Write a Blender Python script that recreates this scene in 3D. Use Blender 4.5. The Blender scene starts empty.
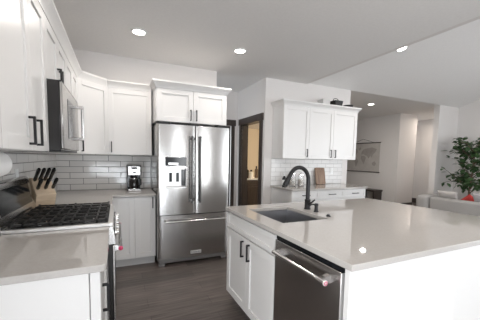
import bpy, bmesh, math, random
from mathutils import Matrix, Vector
R = math.radians
S = bpy.context.scene
COL = S.collection
random.seed(4)

# ------------------------------------------------------------------ camera
CAM_LOC = Vector((0.7011, -4.0887, 1.3655))
YAW, PIT, ROL, FPX, PPY = R(24.524), R(4.692), R(1.0645), 270.627, 180.71
fw = Vector((math.sin(YAW)*math.cos(PIT), math.cos(YAW)*math.cos(PIT), -math.sin(PIT)))
rt = Vector((math.cos(YAW), -math.sin(YAW), 0))
up = rt.cross(fw)
r2 = rt*math.cos(ROL) + up*math.sin(ROL)
u2 = -rt*math.sin(ROL) + up*math.cos(ROL)
cd = bpy.data.cameras.new('camera'); cam = bpy.data.objects.new('camera', cd); COL.objects.link(cam)
cam.matrix_world = Matrix(((r2.x, u2.x, -fw.x, CAM_LOC.x), (r2.y, u2.y, -fw.y, CAM_LOC.y), (r2.z, u2.z, -fw.z, CAM_LOC.z), (0, 0, 0, 1)))
cd.sensor_width = 36; cd.lens = 36*FPX/480; cd.shift_y = (PPY-160)/480; cd.clip_start = 0.05
S.camera = cam

# ------------------------------------------------------------------ world, lights, exposure
S.view_settings.view_transform = 'Standard'; S.view_settings.look = 'None'
S.view_settings.gamma = 1; S.view_settings.use_curve_mapping = False
S.view_settings.exposure = 0.25
w = bpy.data.worlds.new('sky'); S.world = w; w.use_nodes = True
bgn = w.node_tree.nodes['Background']; bgn.inputs[0].default_value = (.86, .93, 1, 1); bgn.inputs[1].default_value = 3.0

def area(name, loc, direction, sx, sy, power, col=(1, 1, 1), shape='RECTANGLE', spread=180):
    l = bpy.data.lights.new(name, 'AREA'); l.shape = shape; l.size = sx; l.size_y = sy; l.energy = power; l.color = col; l.spread = R(spread)
    o = bpy.data.objects.new(name, l); COL.objects.link(o); o.location = loc
    o.rotation_euler = Vector(direction).to_track_quat('-Z', 'Y').to_euler(); return o
# daylight (sky and sunlit ground outside) through the openings of the walls behind and beside the camera; nook, low and left lamps are added
area('window_daylight_rear', (3.06, -7.85, 1.35), (0, 1, 1.2), .55, 2.3, 50, (.95, .98, 1))
area('window_daylight_rear', (7.2, -7.85, 1.35), (-.5, 1, 1.0), 1.9, 2.2, 40, (.95, .98, 1))
area('daylight_added_nook', (-1.55, -7.80, 1.30), (.25, 1, -.03), 2.4, 2.0, 90, (.90, .95, 1))  # stands in an invented nook, clear of the refrigerator's reflection
area('added_fill_low', (.55, -7.80, .55), (0, 1, 0), 1.4, .9, 50, (.86, .93, 1))  # added low fill to brighten the base cabinet fronts
area('window_daylight_side', (8.35, -5.0, 1.4), (-1, 0, .4), 2.6, 2.2, 42, (.97, .99, 1))
area('added_fill_left', (-3.05, -5.9, 1.4), (1, .5, -.05), 2.2, 1.8, 125, (.95, .98, 1))  # added fill from the left to brighten the island front
sun = bpy.data.lights.new('sun', 'SUN'); sun.energy = 1.2; sun.angle = R(.6); sun.color = (1, .96, .9)
so = bpy.data.objects.new('sun', sun); COL.objects.link(so); so.rotation_euler = Vector((0, 1, -.273)).to_track_quat('-Z', 'Y').to_euler()

# ------------------------------------------------------------------ materials
def mat(name, col, rough=.5, metal=0., **k):
    m = bpy.data.materials.new(name); m.use_nodes = True
    b = m.node_tree.nodes['Principled BSDF']
    b.inputs['Base Color'].default_value = (*col, 1); b.inputs['Roughness'].default_value = rough; b.inputs['Metallic'].default_value = metal
    for n, v in k.items(): b.inputs[n.replace('_', ' ')].default_value = v
    return m
def N(m, t, **k):
    n = m.node_tree.nodes.new(t)
    for a, v in k.items(): setattr(n, a, v)
    return n
def L(m, a, b): m.node_tree.links.new(a, b)
def bsdf(m): return m.node_tree.nodes['Principled BSDF']
def noise_mat(name, c1, c2, scale, rough, metal=0., stretch=(1, 1, 1), bump=0., detail=4, r2_=None, lo=.3, hi=.7):
    m = mat(name, c1, rough, metal); b = bsdf(m)
    tc = N(m, 'ShaderNodeTexCoord'); mp = N(m, 'ShaderNodeMapping'); mp.inputs['Scale'].default_value = stretch
    ns = N(m, 'ShaderNodeTexNoise'); ns.inputs['Scale'].default_value = scale; ns.inputs['Detail'].default_value = detail
    cr = N(m, 'ShaderNodeValToRGB'); e = cr.color_ramp.elements
    e[0].position = lo; e[1].position = hi; e[0].color = (*c1, 1); e[1].color = (*c2, 1)
    L(m, tc.outputs['Object'], mp.inputs[0]); L(m, mp.outputs[0], ns.inputs[0]); L(m, ns.outputs[0], cr.inputs[0]); L(m, cr.outputs[0], b.inputs['Base Color'])
    if bump:
        bp = N(m, 'ShaderNodeBump'); bp.inputs['Strength'].default_value = bump; bp.inputs['Distance'].default_value = .01
        L(m, ns.outputs[0], bp.inputs['Height']); L(m, bp.outputs[0], b.inputs['Normal'])
    return m
def tile_mat(name, ax, c1, c2, grout, bw=.30, rh=.0765, zoff=0.):
    m = mat(name, c1, .12); b = bsdf(m)
    tc = N(m, 'ShaderNodeTexCoord'); sp = N(m, 'ShaderNodeSeparateXYZ'); cb = N(m, 'ShaderNodeCombineXYZ')
    ad = N(m, 'ShaderNodeMath', operation='ADD'); ad.inputs[1].default_value = zoff
    L(m, tc.outputs['Object'], sp.inputs[0]); L(m, sp.outputs[ax], cb.inputs[0]); L(m, sp.outputs[2], ad.inputs[0]); L(m, ad.outputs[0], cb.inputs[1])
    br = N(m, 'ShaderNodeTexBrick'); br.inputs['Scale'].default_value = 1; br.inputs['Brick Width'].default_value = bw; br.inputs['Row Height'].default_value = rh
    br.inputs['Mortar Size'].default_value = .0036; br.inputs['Mortar Smooth'].default_value = .3
    br.inputs['Color1'].default_value = (*c1, 1); br.inputs['Color2'].default_value = (*c2, 1); br.inputs['Mortar'].default_value = (*grout, 1)
    L(m, cb.outputs[0], br.inputs[0]); L(m, br.outputs['Color'], b.inputs['Base Color'])
    ns = N(m, 'ShaderNodeTexNoise'); ns.inputs['Scale'].default_value = 9.; L(m, cb.outputs[0], ns.inputs[0])
    mu = N(m, 'ShaderNodeMath', operation='MULTIPLY_ADD'); mu.inputs[1].default_value = -1.; L(m, br.outputs['Fac'], mu.inputs[0])
    m2 = N(m, 'ShaderNodeMath', operation='MULTIPLY'); m2.inputs[1].default_value = .6; L(m, ns.outputs[0], m2.inputs[0]); L(m, m2.outputs[0], mu.inputs[2])
    bp = N(m, 'ShaderNodeBump'); bp.inputs['Strength'].default_value = .5; bp.inputs['Distance'].default_value = .004
    L(m, mu.outputs[0], bp.inputs['Height']); L(m, bp.outputs[0], b.inputs['Normal'])
    ra = N(m, 'ShaderNodeMapRange'); ra.inputs[3].default_value = .12; ra.inputs[4].default_value = .7
    L(m, br.outputs['Fac'], ra.inputs[0]); L(m, ra.outputs[0], b.inputs['Roughness'])
    return m
def floor_mat():
    m = mat('wood_floor', (.1, .08, .07), .36); b = bsdf(m)
    tc = N(m, 'ShaderNodeTexCoord')
    br = N(m, 'ShaderNodeTexBrick'); br.inputs['Scale'].default_value = 1; br.inputs['Brick Width'].default_value = 1.5; br.inputs['Row Height'].default_value = .16
    br.inputs['Mortar Size'].default_value = .0016; br.offset = .37
    br.inputs['Color1'].default_value = (.092, .076, .068, 1); br.inputs['Color2'].default_value = (.160, .134, .120, 1); br.inputs['Mortar'].default_value = (.045, .036, .032, 1)
    L(m, tc.outputs['Object'], br.inputs[0])
    mp = N(m, 'ShaderNodeMapping'); mp.inputs['Scale'].default_value = (1.3, 22, 1)
    ns = N(m, 'ShaderNodeTexNoise'); ns.inputs['Scale'].default_value = 2.2; ns.inputs['Detail'].default_value = 7
    L(m, tc.outputs['Object'], mp.inputs[0]); L(m, mp.outputs[0], ns.inputs[0])
    cr = N(m, 'ShaderNodeValToRGB'); e = cr.color_ramp.elements; e[0].position = .3; e[1].position = .72; e[0].color = (.55, .53, .52, 1); e[1].color = (1.35, 1.35, 1.35, 1)
    L(m, ns.outputs[0], cr.inputs[0])
    mx = N(m, 'ShaderNodeMix', data_type='RGBA', blend_type='MULTIPLY'); mx.inputs[0].default_value = 1
    L(m, br.outputs['Color'], mx.inputs[6]); L(m, cr.outputs[0], mx.inputs[7]); L(m, mx.outputs[2], b.inputs['Base Color'])
    bp = N(m, 'ShaderNodeBump'); bp.inputs['Strength'].default_value = .25; bp.inputs['Distance'].default_value = .004
    L(m, ns.outputs[0], bp.inputs['Height']); L(m, bp.outputs[0], b.inputs['Normal'])
    return m
def steel_mat(name, col, rough, axis_stretch):
    m = mat(name, col, rough, 1.); b = bsdf(m)
    tc = N(m, 'ShaderNodeTexCoord'); mp = N(m, 'ShaderNodeMapping'); mp.inputs['Scale'].default_value = axis_stretch
    ns = N(m, 'ShaderNodeTexNoise'); ns.inputs['Scale'].default_value = 1; ns.inputs['Detail'].default_value = 3
    L(m, tc.outputs['Object'], mp.inputs[0]); L(m, mp.outputs[0], ns.inputs[0])
    bp = N(m, 'ShaderNodeBump'); bp.inputs['Strength'].default_value = .12; bp.inputs['Distance'].default_value = .002
    L(m, ns.outputs[0], bp.inputs['Height']); L(m, bp.outputs[0], b.inputs['Normal'])
    return m
def emit(name, col, s):
    m = bpy.data.materials.new(name); m.use_nodes = True; b = bsdf(m)
    b.inputs['Emission Color'].default_value = (*col, 1); b.inputs['Emission Strength'].default_value = s; return m

M_wall = noise_mat('wall_paint', (.69, .66, .64), (.71, .68, .66), 60, .6)
M_ceil = noise_mat('ceiling_paint', (.76, .745, .73), (.79, .775, .76), 40, .8, bump=.06)
M_cab = mat('white_cabinet_paint', (.72, .705, .69), .28)
M_carc = mat('white_cabinet_body', (.71, .70, .69), .35)
M_toe = mat('white_toe_kick', (.62, .61, .60), .4)
M_black = mat('matte_black_metal', (.022, .021, .022), .38, .6)
M_blackgap = mat('black_trim_gap_shade', (.008, .008, .009), .5)
M_trim = noise_mat('espresso_wood_trim', (.030, .022, .019), (.055, .042, .036), 3, .38, stretch=(12, 12, 1))
M_floor = floor_mat()
M_count = noise_mat('beige_quartz', (.445, .42, .395), (.475, .45, .425), 90, .025)
M_steel = steel_mat('brushed_stainless', (.45, .437, .425), .22, (45, 45, .8))
M_steelh = steel_mat('brushed_stainless_horizontal', (.60, .585, .57), .22, (2, 2, 90))
M_rail = mat('satin_steel', (.74, .73, .72), .38, .85)
M_dwsteel = steel_mat('brushed_dark_stainless', (.44, .42, .41), .26, (2, 2, 90))
M_chrome = mat('polished_steel', (.75, .74, .73), .16, 1.)
M_dkhandle = mat('steel_handle_dark_reflection', (.10, .097, .095), .25, 1.)  # base colour carries the dark reflections seen on the refrigerator handles
M_sideg = mat('grey_painted_steel', (.33, .325, .32), .16, .7)
M_glassblk = mat('black_glass', (.010, .011, .013), .12, Specular_IOR_Level=.25)
M_iron = mat('cast_iron', (.022, .021, .020), .55, .2)
M_enamel = mat('black_enamel', (.016, .015, .015), .2)
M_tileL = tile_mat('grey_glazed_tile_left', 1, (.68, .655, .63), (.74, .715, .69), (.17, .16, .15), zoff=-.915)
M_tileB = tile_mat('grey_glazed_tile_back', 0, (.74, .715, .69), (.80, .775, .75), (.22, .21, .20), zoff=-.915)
M_tileR = tile_mat('white_glazed_tile', 0, (.70, .68, .66), (.74, .72, .70), (.46, .445, .43), bw=.20, zoff=-.915)
M_pink = mat('pink_medallion', (.62, .05, .14), .3)
M_wood = noise_mat('pale_wood_block', (.55, .42, .29), (.68, .54, .39), 5, .45, stretch=(2, 2, 14))
M_board = noise_mat('walnut_board', (.17, .095, .06), (.36, .24, .16), 3, .45, stretch=(16, 1, 1.5))
M_paper = mat('white_paper', (.86, .85, .84), .8)
M_white = mat('white_plastic', (.83, .83, .82), .3)
M_glass = mat('clear_glass', (1, 1, 1), .03, 0., Transmission_Weight=1., IOR=1.45)
M_coffeeglass = mat('dark_glass', (.015, .012, .011), .05)
M_flour = mat('canister_contents', (.72, .68, .62), .8)
M_sofa = noise_mat('pale_grey_fabric', (.36, .345, .335), (.42, .405, .39), 120, .9, bump=.3)
M_pillow = noise_mat('light_pillow_fabric', (.50, .47, .45), (.56, .53, .51), 150, .9, bump=.3)
M_pillowg = noise_mat('lavender_grey_fabric', (.42, .40, .41), (.50, .48, .49), 150, .9, bump=.3)
M_red = noise_mat('red_fabric', (.42, .035, .03), (.52, .06, .05), 150, .9, bump=.3)
M_leaf = noise_mat('green_leaf', (.022, .055, .018), (.07, .13, .05), 6, .4)
M_bark = noise_mat('bark', (.10, .07, .05), (.18, .13, .09), 30, .8)
M_pot = mat('woven_basket_pot', (.50, .44, .37), .8)
M_soil = mat('potting_soil', (.04, .03, .02), .95)
M_map = noise_mat('aged_map_paper', (.46, .43, .40), (.54, .51, .48), 5, .85, detail=6)
M_land = noise_mat('map_land_ink', (.33, .30, .28), (.39, .36, .335), 8, .9)
M_bath = mat('warm_tan_wall', (.66, .58, .46), .7)
M_lamp = emit('lamp_glow', (1, .95, .88), 14.)
M_bottle = mat('black_bottle', (.012, .012, .013), .25)
M_cloth = mat('grey_metal_tin', (.55, .54, .53), .4)
M_sink = steel_mat('sink_steel', (.40, .40, .415), .36, (60, 2, 2))
M_string = mat('dark_cord', (.05, .04, .035), .8)
M_badge = mat('badge_silver', (.72, .71, .70), .3, .6)
M_badgetext = mat('badge_lettering', (.10, .10, .10), .4)

# ------------------------------------------------------------------ mesh helpers (world coordinates unless M is given)
class MB:
    def __init__(s, M=None): s.bm = bmesh.new(); s.M = M or Matrix()
    def v(s, p): return s.bm.verts.new(s.M @ Vector(p))
    def face(s, vs):
        try: return s.bm.faces.new(vs)
        except ValueError: return None
    def box(s, x0, x1, y0, y1, z0, z1):
        p = [s.v(q) for q in ((x0, y0, z0), (x1, y0, z0), (x1, y1, z0), (x0, y1, z0), (x0, y0, z1), (x1, y0, z1), (x1, y1, z1), (x0, y1, z1))]
        for f in ((0, 3, 2, 1), (4, 5, 6, 7), (0, 1, 5, 4), (1, 2, 6, 5), (2, 3, 7, 6), (3, 0, 4, 7)): s.face([p[i] for i in f])
        return s
    def prism(s, pts, a0, a1, axis='z'):
        def P(a, b, c): return {'z': (a, b, c), 'y': (a, c, b), 'x': (c, a, b)}[axis]
        lo = [s.v(P(a, b, a0)) for a, b in pts]; hi = [s.v(P(a, b, a1)) for a, b in pts]; n = len(pts)
        s.face(lo[::-1]); s.face(hi)
        for i in range(n): s.face([lo[i], lo[(i+1) % n], hi[(i+1) % n], hi[i]])
        return s
    def tube(s, path, r, n=10, cap=True, radii=None):
        path = [Vector(p) for p in path]; rings = []; prev = None
        for i, p in enumerate(path):
            t = (path[min(i+1, len(path)-1)] - path[max(i-1, 0)]).normalized()
            if prev is None:
                a = Vector((0, 0, 1)) if abs(t.z) < .9 else Vector((1, 0, 0)); nx = t.cross(a).normalized()
            else: nx = (prev - t*prev.dot(t)).normalized()
            prev = nx; ny = t.cross(nx); rr = radii[i] if radii else r
            rings.append([s.v(p + nx*rr*math.cos(2*math.pi*k/n) + ny*rr*math.sin(2*math.pi*k/n)) for k in range(n)])
        for a, b in zip(rings, rings[1:]):
            for k in range(n): s.face([a[k], a[(k+1) % n], b[(k+1) % n], b[k]])
        if cap: s.face(rings[0][::-1]); s.face(rings[-1])
        return s
    def lathe(s, prof, c, n=20, axis='z', cap=True):
        rings = []
        for r, h in prof:
            ring = []
            for k in range(n):
                a = 2*math.pi*k/n; p, q = r*math.cos(a), r*math.sin(a)
                o = {'z': (p, q, h), 'y': (p, h, q), 'x': (h, p, q)}[axis]
                ring.append(s.v((c[0]+o[0], c[1]+o[1], c[2]+o[2])))
            rings.append(ring)
        for a, b in zip(rings, rings[1:]):
            for k in range(n): s.face([a[k], a[(k+1) % n], b[(k+1) % n], b[k]])
        if cap: s.face(rings[0][::-1]); s.face(rings[-1])
        return s
    def cushion(s, c, a, b, h, M=None, n=14, e=.45):
        M = M or Matrix(); top = []; bot = []
        for i in range(n+1):
            rt_, rb = [], []
            for j in range(n+1):
                u, w_ = 2*i/n-1, 2*j/n-1
                t = max(0, (1-u**4)*(1-w_**4))**e
                sx = a*u*(1-.06*(1-abs(w_))*abs(u)); sy = b*w_*(1-.06*(1-abs(u))*abs(w_))
                edge = i in (0, n) or j in (0, n)
                vt = s.v(Vector(c) + M @ Vector((sx, sy, h*t))); rt_.append(vt)
                rb.append(vt if edge else s.v(Vector(c) + M @ Vector((sx, sy, -h*t))))
            top.append(rt_); bot.append(rb)
        for i in range(n):
            for j in range(n):
                s.face([top[i][j], top[i+1][j], top[i+1][j+1], top[i][j+1]])
                s.face([bot[i][j+1], bot[i+1][j+1], bot[i+1][j], bot[i][j]])
        return s

BASE = {}
def link(name, data): o = bpy.data.objects.new(name, data); COL.objects.link(o); return o
def tag(o, label=None, cat=None, group=None, kind=None):
    for k, v in (('label', label), ('category', cat), ('group', group), ('kind', kind)):
        if v: o[k] = v
    return o
def thing(name, label, cat, loc=(0, 0, 0), rz=0., group=None):
    o = link(name, None); o.location = loc; o.rotation_euler = (0, 0, rz); o.empty_display_size = .1
    BASE[o.name] = Matrix.Translation(loc) @ Matrix.Rotation(rz, 4, 'Z')
    return tag(o, label, cat, group)
def obj(name, mb, m, parent=None, bevel=0., smooth=True, seg=1, subsurf=0):
    bm = mb.bm
    bmesh.ops.recalc_face_normals(bm, faces=bm.faces)
    B = BASE[parent.name] if parent else None
    if B is None:
        # top-level mesh: origin at base centre
        xs = [v.co for v in bm.verts]
        c = Vector(((min(v.x for v in xs)+max(v.x for v in xs))/2, (min(v.y for v in xs)+max(v.y for v in xs))/2, min(v.z for v in xs)))
        B = Matrix.Translation(c)
        if mb.__dict__.get('world'): B = Matrix()
    bm.transform(B.inverted())
    me = bpy.data.meshes.new(name); bm.to_mesh(me); bm.free(); me.materials.append(m)
    if smooth:
        me.polygons.foreach_set('use_smooth', [True]*len(me.polygons)); me.set_sharp_from_angle(angle=R(35))
    o = link(name, me)
    if parent: o.parent = parent
    else: o.matrix_world = B
    BASE[o.name] = BASE[parent.name] if parent else B
    if bevel:
        bv = o.modifiers.new('bevel', 'BEVEL'); bv.width = bevel; bv.segments = seg; bv.limit_method = 'ANGLE'; bv.angle_limit = R(40); bv.harden_normals = False
    if subsurf:
        sb = o.modifiers.new('subsurf', 'SUBSURF'); sb.levels = sb.render_levels = subsurf
    return o
def struct(name, mb, m, parent=None, bevel=0.):
    mb.world = True
    o = obj(name, mb, m, parent, bevel)
    if not parent: o['kind'] = 'structure'
    return o
def dup(root, loc, rz=None, label=None, group=None):
    r = root.copy(); COL.objects.link(r); r.location = loc
    if rz is not None: r.rotation_euler = (0, 0, rz)
    if label: r['label'] = label
    if group: r['group'] = group
    for ch in list(root.children):
        c = ch.copy(); COL.objects.link(c); c.parent = r
        for g in list(ch.children):
            d = g.copy(); COL.objects.link(d); d.parent = c
    return r

# ------------------------------------------------------------------ structure
ZC = 2.703; K = .35; YB = -.08
struct('floor', MB().box(-.15, 12, -8.1, 5, -.12, 0).box(-3.3, -.15, -8.1, -3.5, -.12, 0), M_floor)
m = MB(); m.box(-.15, 3.74, -8.1, YB, ZC, ZC+.12); m.box(-3.3, -.15, -8.1, -3.5, ZC, ZC+.12); m.box(-.15, 2.966, YB, 1.2, ZC, ZC+.12); struct('ceiling', m, M_ceil)
yr = -4.6; zv = lambda y: 2.72 + K*(YB - y)
m = MB(); m.prism([(YB, 2.72), (yr, zv(yr)), (-8.1, 2.9), (-8.1, 3.02), (yr, zv(yr)+.12), (YB, 2.84)], 3.80, 8.6, 'x'); struct('ceiling_vault', m, M_ceil)
m = MB(); m.prism([(YB, ZC), (-8.1, ZC), (-8.1, 3.0), (yr, zv(yr)+.05), (YB, 2.80)], 3.74, 3.80, 'x'); struct('wall_vault_side', m, M_wall)
struct('ceiling_hall', MB().box(4.8, 12, YB, 5, 2.72, 2.84), M_ceil)
struct('wall_left', MB().box(-.15, 0, -3.65, .12, 0, ZC), M_wall)
struct('wall_added_nook', MB().box(-3.3, -.15, -3.65, -3.5, 0, ZC).box(-3.3, -3.15, -4.8, -3.65, 0, ZC).box(-3.3, -3.15, -8.1, -7.0, 0, ZC).box(-3.3, -3.15, -7.0, -4.8, 0, .5).box(-3.3, -3.15, -7.0, -4.8, 2.3, ZC), M_wall)  # invented nook, made so light enters clear of the refrigerator's reflection
struct('wall_back', MB().box(0, 2.137, 0, .12, 0, ZC), M_wall)
m = MB(); m.box(-.15, 2.00, 1.06, 1.2, 0, ZC); m.box(2.86, 2.966, 1.06, 1.2, 0, ZC); m.box(2.0, 2.86, 1.06, 1.2, 2.03, ZC); struct('wall_passage', m, M_wall)
# wall with the doorway (faces -x)
m = MB(); m.box(2.966, 3.09, YB, .08, 0, ZC); m.box(2.966, 3.09, .82, 1.2, 0, ZC); m.box(2.966, 3.09, .08, .82, 2.04, ZC); struct('wall_doorway', m, M_wall)
struct('wall_right', MB().box(3.09, 4.856, YB, .04, 0, 2.80), M_wall)
# small room behind the doorway
m = MB(); m.box(3.09, 4.8, 2.75, 2.85, 0, 2.7); m.box(4.8, 4.9, .04, 5, 0, 2.72); m.box(2.99, 3.09, 1.2, 2.85, 0, 2.7); struct('wall_bath', m, M_bath)
struct('ceiling_bath', MB().box(3.09, 4.8, .04, 2.75, 2.2, 2.3), M_ceil)
# hall beyond
struct('wall_hall', MB().box(8.0, 8.75, 1.1, 5, 0, 2.72), M_wall)
struct('wall_hall_end', MB().box(4.9, 8.0, 4.6, 4.75, 0, 2.72), M_wall)
m = MB(); m.box(9.8, 9.95, YB, 5, 0, 2.72); struct('wall_corridor_end', m, M_wall)
struct('wall_hall_stub', MB().box(7.72, 9.8, YB, .05, 0, 2.84), M_wall)
struct('wall_great_room', MB().box(8.5, 8.65, -8.1, -3.75-2.6, 0, 4.5).box(8.5, 8.65, -3.65, YB, 0, 4.5).box(8.5, 8.65, -6.35, -3.65, 2.55, 4.5).box(8.5, 8.65, -6.35, -3.65, 0, .25), M_wall)
# wall behind the camera, openings placed to steer sun and daylight
m = MB(); YR0, YR1 = -8.1, -7.98
m.box(-3.3, -2.8, YR0, YR1, 0, ZC); m.box(-.3, -.2, YR0, YR1, 0, ZC); m.box(-.2, 1.3, YR0, YR1, 0, .08); m.box(-.2, 1.3, YR0, YR1, 1.02, ZC); m.box(1.3, 2.16, YR0, YR1, 0, ZC); m.box(2.44, 2.78, YR0, YR1, 0, ZC); m.box(3.35, 6.2, YR0, YR1, 0, 3.1); m.box(8.2, 8.6, YR0, YR1, 0, 3.1)
m.box(-2.8, -.3, YR0, YR1, 0, .3); m.box(-2.8, -.3, YR0, YR1, 2.3, ZC); m.box(2.16, 2.44, YR0, YR1, 2.1, ZC); m.box(2.78, 3.35, YR0, YR1, 2.5, 3.1); m.box(6.2, 8.2, YR0, YR1, 2.5, 3.1)
struct('added_sun_blind_1', MB().box(-2.82, -.28, -8.06, -8.04, .28, 2.32), M_paper)  # unseen white blind, added behind the nook opening to block the sun
struct('added_sun_blind_2', MB().box(-.22, 1.32, -8.06, -8.04, .06, 1.04), M_paper)  # unseen white blind, added behind the low opening to block the sun
struct('wall_rear', m, M_wall)
# tile fields
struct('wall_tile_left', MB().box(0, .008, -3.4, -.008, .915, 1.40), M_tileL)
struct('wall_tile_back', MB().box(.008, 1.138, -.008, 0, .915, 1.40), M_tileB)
struct('wall_tile_right', MB().box(3.106, 4.72, YB-.008, YB, .915, 1.385), M_tileR)
# dark trim
def casing(name, M, w0, w1, zt, wd=.10, d=.02):
    m = MB(M); m.box(w0-wd, w0, -d, 0, 0, zt); m.box(w1, w1+wd, -d, 0, 0, zt); m.box(w0-wd-.02, w1+wd+.02, -d-.008, 0, zt, zt+.12)
    return struct(name, m, M_trim, bevel=.003)
MW = Matrix.Translation((2.966, .82, 0)) @ Matrix.Rotation(R(-90), 4, 'Z')   # local x -> -y, front -> -x
casing('trim_1', MW, 0, .74, 2.02)
m = MB(); m.box(2.966, 3.09, .80, .82, 0, 2.02); m.box(2.966, 3.09, .08, .10, 0, 2.02); m.box(2.966, 3.09, .08, .82, 2.02, 2.04); struct('trim_2', m, M_trim)
casing('trim_3', Matrix.Translation((2.0, 1.06, 0)), 0, .86-.03, 2.02, .075)
d2 = struct('door_1', MB().box(2.0, 2.83, 1.09, 1.13, 0.005, 2.02), M_trim)
m = MB(); m.lathe([(.012, 0), (.012, .03), (.028, .035), (.028, .06), (.015, .07)], (2.08, 1.02, .98), 14, 'y'); struct('door_knob', m, M_black, d2)
struct('baseboard_hall', MB().box(7.985, 8.0, 1.085, 4.6, 0, .15).box(7.985, 8.75, 1.085, 1.1, 0, .15), M_trim)
struct('baseboard_stub', MB().box(7.72, 8.5, YB-.015, YB, 0, .15).box(7.705, 7.72, YB-.015, .05, 0, .15), M_trim)
struct('baseboard_great_room', MB().box(8.485, 8.5, -3.6, YB-.015, 0, .15), M_trim)
struct('baseboard_corridor', MB().box(9.785, 9.8, .05, 5, 0, .15), M_trim)
struct('baseboard_passage', MB().box(2.951, 2.966, .94, 1.06, 0, .11), M_trim)

# ------------------------------------------------------------------ cabinets
def shaker(mb, a0, a1, z0, z1, d=.02, st=.06, rec=.010):
    """door in local frame, front face at y=-d, back at 0"""
    mb.box(a0, a0+st, -d, 0, z0, z1); mb.box(a1-st, a1, -d, 0, z0, z1)
    mb.box(a0+st, a1-st, -d, 0, z1-st, z1); mb.box(a0+st, a1-st, -d, 0, z0, z0+st)
    mb.box(a0+st, a1-st, -d+rec, 0, z0+st, z1-st)
    return mb
def pull(M, a, z, vertical, parent, d=.02, ln=.135):
    m = MB(M); h = ln/2; t = .0055; so_ = d+.029
    if vertical:
        m.box(a-t, a+t, -so_, -so_+.011, z-h, z+h)
        for q in (z-h, z+h-.011): m.box(a-t, a+t, -so_+.011, -d, q, q+.011)
    else:
        m.box(a-h, a+h, -so_, -so_+.011, z-t, z+t)
        for q in (a-h, a+h-.011): m.box(q, q+.011, -so_+.011, -d, z-t, z+t)
    return obj('pull_handle', m, M_black, parent)
def crown(M, w, depth, z, ret_l=True, ret_r=True, d=.02, h=.085, out=.045):
    """moulding round the top of a cabinet"""
    m = MB(M)
    xl, xr = (-out if ret_l else 0), (w+out if ret_r else w)
    b0 = [(0, -d), (w, -d)]; 
    def ring(zz, o):
        l = -o if ret_l else 0; r = w+o if ret_r else w
        return [m.v((l, depth, zz)), m.v((l, -d-o, zz)), m.v((r, -d-o, zz)), m.v((r, depth, zz))]
    R_ = [ring(z, .004), ring(z+.012, .006), ring(z+.035, .016), ring(z+h-.022, out-.004), ring(z+h-.018, out), ring(z+h, out)]
    for A, B in zip(R_, R_[1:]):
        for k in range(3): m.face([A[k], A[k+1], B[k+1], B[k]])
        m.face([A[3], A[0], B[0], B[3]])
    m.face(R_[-1]); m.face(R_[0][::-1])
    return m
def cabinet(name, label, loc, rz, w, depth, z0, z1, doors, cat='cabinet', group=None, toe=0., crn=None, body_top=None):
    """local x = width seen from the front, front at y=0 (doors stick out), body to +y. doors: (a0,a1,z0,z1,handle) handle = (a,z,vertical) or None"""
    t = thing(name, label, cat, loc, rz, group); M = BASE[t.name] @ Matrix.Translation((0, 0, -loc[2]))
    m = MB(M); m.box(0, w, 0, depth, z0+toe, z1); obj('cabinet_body', m, M_carc, t, .0015)
    if toe:
        obj('toe_kick', MB(M).box(0.005, w-.005, .065, depth, 0, toe), M_toe, t)
    for (a0, a1, q0, q1, h) in doors:
        dr = (q1-q0) < .3
        m = MB(M); shaker(m, a0+.0015, a1-.0015, q0+.0015, q1-.0015, st=.035 if dr and q1-q0 < .2 else .06)
        d = obj('drawer_front' if dr else 'door', m, M_cab, t, .0012)
        if h: pull(M, h[0], h[1], h[2], d)
    if crn: obj('crown_moulding', crown(M, w, depth, z1, *crn), M_cab, t)
    return t, M
UZ0, UZ1 = 1.385, 2.205
# left wall, facing +x (rz=90: local x -> +y, body -> -x)
XF = .305
cabinet('wall_cabinet', 'white shaker wall cabinet left of the paired black pulls, cut by the left photo edge', (XF, -3.6, UZ0), R(90), .765, XF-.002, UZ0, UZ1,
        [(0, .38, UZ0, UZ1, (.34, UZ0+.1, True)), (.38, .765, UZ0, UZ1, (.42, UZ0+.1, True))], 'cabinet', crn=(False, False))
cabinet('wall_cabinet', 'white two-door shaker wall cabinet directly left of the microwave', (XF, -2.833, UZ0), R(90), .755, XF-.002, UZ0, UZ1,
        [(0, .413, UZ0, UZ1, (.345, UZ0+.095, True)), (.413, .755, UZ0, UZ1, (.475, UZ0+.095, True))], 'cabinet', crn=(False, False))
cabinet('wall_cabinet', 'short white wall cabinet mounted above the microwave', (XF, -2.077, 1.83), R(90), .765, XF-.002, 1.83, UZ1,
        [(0, .3825, 1.83, UZ1, (.350, 1.915, True)), (.3825, .765, 1.83, UZ1, (.415, 1.915, True))], 'cabinet', crn=(False, False))
cabinet('wall_cabinet', 'white wall cabinet between the microwave and the corner cabinet', (XF, -1.311, UZ0), R(90), .700, XF-.002, UZ0, UZ1,
        [(0, .35, UZ0, UZ1, None), (.35, .70, UZ0, UZ1, None)], 'cabinet', crn=(False, False))
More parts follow.
